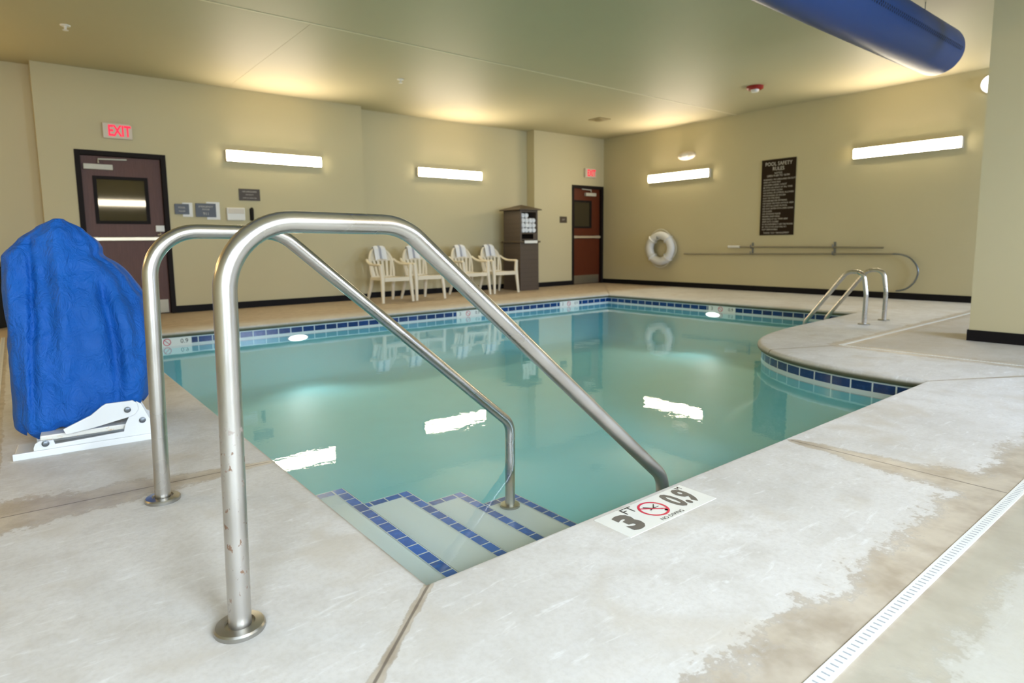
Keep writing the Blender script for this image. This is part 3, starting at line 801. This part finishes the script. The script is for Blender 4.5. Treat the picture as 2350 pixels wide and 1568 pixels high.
# ring buoy
t = thing('ring_buoy', 'white ring buoy hanging on the right wall left of the poles', 'ring buoy', (XB-.113, 8.12, .795))
R_, r_ = .265, .083
def tor(u, v):
    a = 2*PI*u; c = 2*PI*v
    k = 1 + .018*abs(math.cos(4*a))
    return (r_*.95*math.sin(c), (R_+r_*math.cos(c))*math.cos(a)*k, (R_+r_*math.cos(c))*math.sin(a)*k)
m_ = MB(); m_.grid(tor, 96, 25, closeu=True); m_.build('ring', M['foam'], t, 180)
for k in range(4):
    a = PI/4 + k*PI/2
    m_ = MB(); lp = [((r_*.98)*math.sin(c), (R_+r_*1.03*math.cos(c))*math.cos(a), (R_+r_*1.03*math.cos(c))*math.sin(a)) for c in [2*PI*i/20 for i in range(20)]]
    m_.tube(lp, .012, 6, closed=True, flat=2.2); m_.build('strap', M['white'], t, 60)
rp = []
for k in range(64):
    a = 2*PI*k/64; s_ = abs(math.sin(2*(a-PI/4)))
    rr = R_+r_+.008+.040*s_**1.5
    rp.append((0, rr*math.cos(a), rr*math.sin(a)))
m_ = MB(); m_.tube(rp, .008, 8, closed=True); m_.build('grab_rope', M['rope'], t, 60)
m_ = MB(); m_.tube([(.106,.02,.285),(.0,.02,.20),(-.09,.02,.20),(-.10,.02,.25)], .008, 8); m_.box((.100,-.02,.22),(.112,.06,.34)); m_.build('wall_hook', M['hookmetal'], t, 40)

# poles on wall hooks
XP = XB-.062
t = thing('life_hook_pole', 'long thin aluminium pole with a curved life hook, lower of the two poles', 'pole', (XP, 5.6, .695))
m_ = MB(); m_.tube([(0,1.97,-.012),(0,-1.83,.005)], .0145, 12); m_.build('pole', M['alu'], t, 40)
hk = [(3.90,.700),(3.775,.701),(3.661,.693),(3.546,.647),(3.458,.554),(3.418,.453),(3.426,.358),(3.468,.262),(3.547,.180),(3.63,.143),(3.70,.130)]
m_ = MB(); m_.tube([Vector((0,q.x-5.6,q.y-.695)) for q in catmull(hk, 5)], .013, 12); m_.build('hook', M['hookmetal'], t, 60)
t = thing('skimmer_pole', 'shorter aluminium pole with a white grip, upper of the two poles', 'pole', (XP, 5.13, .81))
m_ = MB(); m_.tube([(0,1.25,.012),(0,-1.22,-.012)], .0145, 12); m_.build('pole', M['alu'], t, 40)
m_ = MB(); m_.tube([(0,1.455,.014),(0,1.22,.012)], .024, 14); m_.build('grip', M['white'], t, 40)
for yy, lab in ((6.12, 'grey wall hook bracket holding the poles nearer the ring buoy'), (4.665, 'grey wall hook bracket holding the poles nearer the curved life hook')):
    t = thing('pole_bracket', lab, 'bracket', (XB-.001, yy, .78), 'wall brackets under the poles')
    m_ = MB(); m_.box((-.008,-.018,-.11),(0,.018,.115)); m_.build('plate', M['hookmetal'], t, bevel=.002)
    for dz in (0.03, -.085):
        m_ = MB(); m_.tube(fillet([(-.004,0,dz+.02),(-.045,0,dz-.012),(-.082,0,dz-.012),(-.086,0,dz+.045)], .015, 4), .0075, 10); m_.build('hook', M['hookmetal'], t, 40)

# ------------------------------------------------------------------ ceiling items
t = thing('air_duct', 'big round blue fabric air duct hanging below the ceiling', 'air duct', (5.0, 2.42, 2.86))
XE = 2.75; RD = .24
prof = [(RD*.999,-7.9)] + [(RD,-7.9+ (7.9+XE-.05)*k/40) for k in range(1,41)] + [(RD*.985,XE-.02),(RD*.93,XE-.003),(RD*.7,XE),(.01,XE)]
m_ = MB(); m_.lathe(prof, (0,0,0), (1,0,0), n=64); m_.build('duct_sleeve', M['duct'], t, 50)
m_ = MB(); az = math.radians(-10)
def on_duct(x, a, r=RD+.002): return Vector((x, -r*math.cos(a), r*math.sin(a)))
nn = 210
for i in range(nn):
    x = -2.0 + (XE+1.9)*i/nn
    s_ = .030 if i % 2 else -.030
    p, q = on_duct(x, az+s_*.3), on_duct(x, az+s_*3.0); w_ = .0075
    m_.add([p+Vector((-w_,0,0)), p+Vector((w_,0,0)), q+Vector((w_,0,0)), q+Vector((-w_,0,0))], [(0,1,2,3)])
zp = m_.build('zipper', M['ductdk'], t); zp['kind'] = 'stuff'
for dx in (-1.5, .4, 2.3): MB().tube([(dx,0,RD),(dx,0,ZC-2.86)], .004, 6).build('hanger_wire', M['hookmetal'], t, 40)
t = thing('smoke_detector', 'red and white fire alarm on the ceiling toward the right wall', 'fire alarm', (9.05, 5.2, ZC))
m_ = MB(); m_.lathe([(.12,0),(.12,-.035),(.10,-.05)], n=28); m_.build('base', M['redplastic'], t, 40)
m_ = MB(); m_.lathe([(.06,-.05),(.05,-.085),(.01,-.09)], n=24); m_.build('strobe', M['white'], t, 40)
t = thing('ceiling_vent', 'small tan vent on the ceiling near the far corner', 'vent', (8.95, 8.28, ZC))
m_ = MB(); m_.box((-.15,-.15,-.012),(.15,.15,0)); m_.build('frame', M['vent'], t, bevel=.004)
m_ = MB(); m_.lathe([(.11,-.012),(.08,-.03),(.03,-.036)], n=24); m_.build('diffuser', M['vent'], t, 40)
for x, y, lab in ((.62, 8.1, 'small white sprinkler head on the dark ceiling above the covered lift'), (4.5, 7.95, 'small pale sprinkler head on the ceiling before the row of chairs')):
    t = thing('sprinkler_head', lab, 'sprinkler', (x, y, ZC), 'ceiling sprinkler heads')
    m_ = MB(); m_.lathe([(.05,0),(.045,-.008),(.02,-.01)], n=20); m_.build('plate', M['white'], t, 40)
    m_ = MB(); m_.lathe([(.012,-.01),(.012,-.045),(.028,-.048),(.028,-.052)], n=16); m_.build('nozzle', M['white'], t, 40)

# ------------------------------------------------------------------ chairs
def make_chair():
    t = thing('plastic_armchair', '', 'chair', (0,0,0), 'white plastic armchairs along the back wall')
    # seat
    def seat(u, v):
        x = (u-.5)*2; wd = .215+.02*(1-v); y = .0+.46*v
        return (x*wd, y, .418 - .018*math.sin(PI*v)*(1-x*x*.6) - .012*v - (.022*(max(0,.12-v)/.12)**2))
    m_ = MB(); m_.grid(seat, 13, 13); nv = len(m_.v)
    m_.grid(lambda u, v: tuple(Vector(seat(u, v))-Vector((0,0,.012))), 13, 13)
    ring = [i for i in range(13)] + [12+13*j for j in range(1,13)] + [12*13+i for i in range(11,-1,-1)] + [13*j for j in range(11,0,-1)]
    for i in range(len(ring)):
        a, c = ring[i], ring[(i+1) % len(ring)]; m_.f.append((a, c, c+nv, a+nv)); m_.m.append(0)
    m_.box((-.232,-.008,.345),(.232,.014,.408)); m_.box((-.236,.02,.362),(-.222,.42,.402)); m_.box((.222,.02,.362),(.236,.42,.402))
    m_.build('seat', M['plastic'], t, 40)
    # backrest
    def bp(x, h):           # h 0..1 up the back
        y = .445 + .115*h + .05*h*h*.3 - .055*(x/.26)**2*(.6+.4*h); return Vector((x, y, .405+.475*h))
    rim = []
    for k in range(33):
        a = PI*k/32; cx = -math.cos(a); h = math.sin(a)
        x = cx*(.215+.045*math.sin(a)); hh = h**.62 if h > 0 else 0
        rim.append(bp(x if 0 < k < 32 else cx*.205, min(1, hh)))
    m_ = MB(); m_.tube(rim, .022, 10, flat=.75)
    # solid top shell
    def top(u, v):
        x = (u-.5)*2; h = .56 + .44*v
        w_ = .252*math.sqrt(max(0, 1-((h-.42)/.585)**2)) if h > .42 else .252
        return bp(x*w_, h)
    m_.grid(top, 15, 10); m_.grid(lambda u, v: top(u, v)+Vector((0,.010,0)), 15, 10)
    for k in range(6):
        f = (k-2.5)/2.5
        m_.tube([bp(f*.165*(1+.0*j), j) if False else bp(f*(.150+.055*j/.6), .0+j) for j in (0,.15,.3,.45,.58)], .0225, 8, flat=.35, up=(1,0,0))
    m_.box((-.20,.425,.395),(.20,.455,.425))
    m_.build('backrest', M['plastic'], t, 40)
    for s in (-1, 1):
        m_ = MB(); pa = catmull2([(s*.255,.505,.70),(s*.272,.44,.655),(s*.285,.33,.622),(s*.287,.18,.612),(s*.282,.05,.612),(s*.280,.012,.600)], 5)
        m_.tube(pa, [.022+.011*min(1, i/10) for i in range(len(pa))], 12, flat=.6, up=(1,0,0)); m_.build('armrest', M['plastic'], t, 50)
        m_ = MB(); pf = [(s*.280,.022,.605),(s*.268,.020,.45),(s*.266,.010,.38),(s*.285,-.025,0)]
        m_.tube(pf, [.031,.036,.036,.025], 12, flat=.85, up=(1,0,0)); m_.build('leg', M['plastic'], t, 50)
        m_ = MB(); pb = [(s*.205,.43,.405),(s*.215,.47,.25),(s*.245,.545,0)]
        m_.tube(pb, [.033,.031,.023], 12, flat=.85, up=(1,0,0)); m_.build('leg', M['plastic'], t, 50)
    return t
def catmull2(pts, n=5):
    out = []; P = [pts[0]] + pts + [pts[-1]]
    for i in range(1, len(P)-2):
        p0, p1, p2, p3 = [Vector(q) for q in P[i-1:i+3]]
        for k in range(n):
            t = k/n
            out.append(.5*((2*p1) + (p2-p0)*t + (2*p0-5*p1+4*p2-p3)*t*t + (3*p1-p0-3*p2+p3)*t**3))
    out.append(Vector(pts[-1])); return out
ch = make_chair()
def make_towel():
    t = thing('draped_towel', '', 'towel', (0,0,0), 'folded towels over the chair backs')
    prof = [(.492,.700),(.508,.76),(.524,.83),(.534,.872),(.552,.902),(.576,.904),(.590,.880),(.588,.83),(.582,.78)]
    pr = [Vector((0,y,z)) for y, z in prof]; pr = catmull2(pr, 4)
    def part(x0, x1, lift, nm, mat):
        m_ = MB()
        def f(u, v):
            i = v*(len(pr)-1); a = int(i); k = i-a; p = pr[min(a, len(pr)-1)].lerp(pr[min(a+1, len(pr)-1)], k)
            side = 1 if v > .55 else -1
            x = x0+(x1-x0)*u
            bulge = .012*math.sin(PI*u)+lift
            nrm = Vector((0,-1,.25)) if v < .45 else (Vector((0,0,1)) if v < .62 else Vector((0,1,.1)))
            return p + Vector((x,0,0)) + nrm*(bulge) - Vector((0,.05*((x)/.26)**2,.018*abs(x)/.1))
        m_.grid(f, 9, 34)
        off = len(m_.v)
        m_.build(nm, mat, t, 180)
    part(-.112, -.022, .018, 'fold', M['towel']); part(-.026, .026, .014, 'band', M['towelgrey']); part(.022, .112, .018, 'fold', M['towel'])
    return t
tw = make_towel()
CH = [(4.885, 8.94, .06, 'white plastic armchair at the left end of the row along the back wall', 'white towel with grey band over the chair at the left end of the row'),
      (5.535, 8.98, .03, 'second white plastic armchair from the left end of the row', 'white towel with grey band over the second chair from the left end of the row'),
      (6.61, 9.10, 0, 'white plastic armchair partly hidden behind the slanting handrail, third in the row', 'white towel with grey band over the third chair, right of the slanting handrail'),
      (7.30, 9.12, -.02, 'white plastic armchair next to the brown towel cabinet', 'white towel with grey band over the chair next to the towel cabinet')]
for i, (x, y, rz, lc, lt) in enumerate(CH):
    if i == 0: c_, t_ = ch, tw
    else: c_, t_ = dup(ch, (x,y,0), rz), dup(tw, (x,y,0), rz)
    for o, l in ((c_, lc), (t_, lt)):
        o.location = (x, y, 0); o.rotation_euler = (0,0,rz); o['label'] = l

# ------------------------------------------------------------------ towel cabinet
cx0, cx1, cy0, cy1 = 7.82, 8.30, 9.30, 9.84
t = thing('towel_cabinet', 'tall brown towel cabinet with a pyramid roof standing by the back wall', 'cabinet', ((cx0+cx1)/2, (cy0+cy1)/2, 0))
w, d = (cx1-cx0)/2, (cy1-cy0)/2
m_ = MB(); m_.box((-w,-d,0),(w,d,.945)); m_.build('lower_body', M['cab'], t, bevel=.008)
m_ = MB(); o0, o1 = 1.14, 1.545
m_.box((-w+.01,-d+.01,.945),(-w+.05,d-.01,1.585)); m_.box((w-.05,-d+.01,.945),(w-.01,d-.01,1.585)); m_.box((-w+.05,d-.05,.945),(w-.05,d-.01,1.585))
m_.box((-w+.05,-d+.01,1.00),(w-.05,d-.05,1.02)); m_.box((-w+.05,-d+.01,1.118),(w-.05,d-.05,o0)); m_.box((-w+.05,-d+.01,o1),(w-.05,d-.05,1.585)); m_.box((w-.13,-d+.01,1.02),(w-.05,-d+.03,1.118))
m_.build('upper_body', M['cab'], t, bevel=.004)
m_ = MB(); m_.box((-w-.03,-d-.03,.945),(w+.03,d+.03,.985)); m_.build('ledge', M['cabtrim'], t, bevel=.012)
m_ = MB(); a, c = w+.055, d+.045
m_.add([(-a,-c,1.585),(a,-c,1.585),(a,c,1.585),(-a,c,1.585),(-a,-c,1.605),(a,-c,1.605),(a,c,1.605),(-a,c,1.605),(0,-.03,1.70),(0,.03,1.70)],
       [(0,3,2,1),(0,1,5,4),(1,2,6,5),(2,3,7,6),(3,0,4,7),(4,5,8),(6,7,9),(5,6,9,8),(7,4,8,9)])
m_.build('roof', M['cabtrim'], t, bevel=.004)
m_ = MB(); m_.box((-w+.085,-d-.004,.935),(w-.06,-d+.004,.99) if False else (w-.06,-d+.004,.99)); 
for i in range(len(m_.v)): m_.v[i] = (m_.v[i][0], m_.v[i][1]-.032, m_.v[i][2])
m_.build('label_plate', M['white'], t, bevel=.002)
# rolled towels inside
CX, CY = (cx0+cx1)/2, (cy0+cy1)/2
def rolled():
    m_ = MB(); pr = [(.012,0),(.040,-.004),(.047,.006),(.048,.03),(.048,.30),(.044,.308),(.01,.31)]
    m_.lathe(pr, (0,0,0), (0,1,0), n=22)
    # spiral groove on the front end
    sp = [(.006*k/3+.004, k*.7) for k in range(20)]
    m_.tube([(min(.04,r)*math.cos(a), -.004, min(.04,r)*math.sin(a)) for r, a in sp], .0035, 6)
    o = m_.build('rolled_towel', M['towel'], None, 50); return o
first = None
rowname = ['bottom', 'second', 'third', 'top']; colname = ['left', 'left middle', 'right middle', 'right']
for j in range(4):
    for i in range(4):
        if j == 3 and i >= 2: continue
        o = rolled() if first is None else first.copy()
        if first is None: first = o
        else: C.objects.link(o)
        o.location = (CX-.142+.0945*i, cy0+.016+.006*((i*3+j*5) % 4), o0+.050+.0965*j)
        tag(o, 'rolled white towel in the cabinet, %s row, %s column' % (rowname[j], colname[i]), 'towel', 'rolled towels in the cabinet')

# trash bin at far left edge
t = thing('trash_bin', 'black bin with a steel rim behind the blue cover at the left edge', 'bin', (-.30, 9.55, 0))
m_ = MB(); m_.lathe([(.17,0),(.19,.02),(.20,.72),(.19,.74)], n=32); m_.build('body', M['black'], t, 40)
m_ = MB(); m_.lathe([(.205,.735),(.212,.75),(.212,.79),(.19,.80),(.10,.80)], n=32); m_.build('rim', M['steel'], t, 40)

# ------------------------------------------------------------------ lights
def area(name, loc, rot, sx, sy, power, col, spread=PI):
    l = bpy.data.lights.new(name, 'AREA'); l.shape = 'RECTANGLE'; l.size = sx; l.size_y = sy; l.energy = power; l.color = col; l.spread = spread
    o = bpy.data.objects.new(name, l); C.objects.link(o); o.location = loc; o.rotation_euler = rot; return o
for (a, c), pw in zip(WIN, (146, 182, 180, 220)):
    area('window_daylight', ((a+c)/2, YF-.22, 1.75), (math.radians(56), 0, 0), c-a, 2.0, pw, (.75, .87, 1.0) if pw not in (180, 220) else (.62, .76, 1.0), math.radians(140))
for (x, y, z), (nx, ny) in WLS:
    o = area('wall_light_uplight', (x+nx*.06, y+ny*.06, z+.10), (0,0,0), 1.3, .05, 10.5, (1.0, .80, .68), math.radians(110))
    d = Vector((nx*.75, ny*.75, 1)).normalized()
    ax = Vector((-ny, nx, 0)); zz = -d; yy = zz.cross(ax)
    o.rotation_euler = Matrix((ax, yy, zz)).transposed().to_euler()
for loc, d in (((2.73, PYB-.03, -.24), (0,-1,-.35)), ((PXB-.03, 5.45, -.24), (-1,0,-.35))):
    l = bpy.data.lights.new('pool_lamp_beam', 'SPOT'); l.energy = 26; l.color = (.95, 1, .96); l.shadow_soft_size = .06; l.spot_size = math.radians(120); l.spot_blend = 1
    o = bpy.data.objects.new('pool_lamp_beam', l); C.objects.link(o); o.location = loc; o.rotation_euler = Vector(d).to_track_quat('-Z','Y').to_euler()
wd = bpy.data.worlds.new('World'); bpy.context.scene.world = wd; wd.use_nodes = True
bg = wd.node_tree.nodes['Background']; bg.inputs[0].default_value = (.75, .86, 1, 1); bg.inputs[1].default_value = .8

# ------------------------------------------------------------------ camera
cam = bpy.data.cameras.new('Camera'); co = bpy.data.objects.new('Camera', cam); C.objects.link(co)
yaw, pit, rol = .6652, .1171, -.0124
f = Vector((math.sin(yaw)*math.cos(pit), math.cos(yaw)*math.cos(pit), -math.sin(pit)))
r = Vector((math.cos(yaw), -math.sin(yaw), 0)); u = r.cross(f)
c_, s_ = math.cos(rol), math.sin(rol)
r2 = r*c_ + u*s_; u2 = u*c_ - r*s_
Mx = Matrix((r2, u2, -f)).transposed().to_4x4(); Mx.translation = Vector((0,0,.93))
co.matrix_world = Mx
cam.sensor_width = 36; cam.lens = 1412.72/2350*36; cam.shift_x = (1175-1147.78)/2350; cam.shift_y = (726.05-784)/2350
cam.clip_start = .05; cam.clip_end = 100
cam.dof.use_dof = True; cam.dof.focus_distance = 2.1; cam.dof.aperture_fstop = 3.2
sc = bpy.context.scene; sc.camera = co
sc.view_settings.view_transform = 'Standard'; sc.view_settings.look = 'None'; sc.view_settings.exposure = 0.0; sc.view_settings.gamma = 1.0
sc.cycles.max_bounces = 7; sc.cycles.diffuse_bounces = 3; sc.cycles.glossy_bounces = 3; sc.cycles.transparent_max_bounces = 8
sc.cycles.use_light_tree = False; sc.cycles.sample_clamp_indirect = 6; sc.cycles.caustics_reflective = False; sc.cycles.caustics_refractive = False
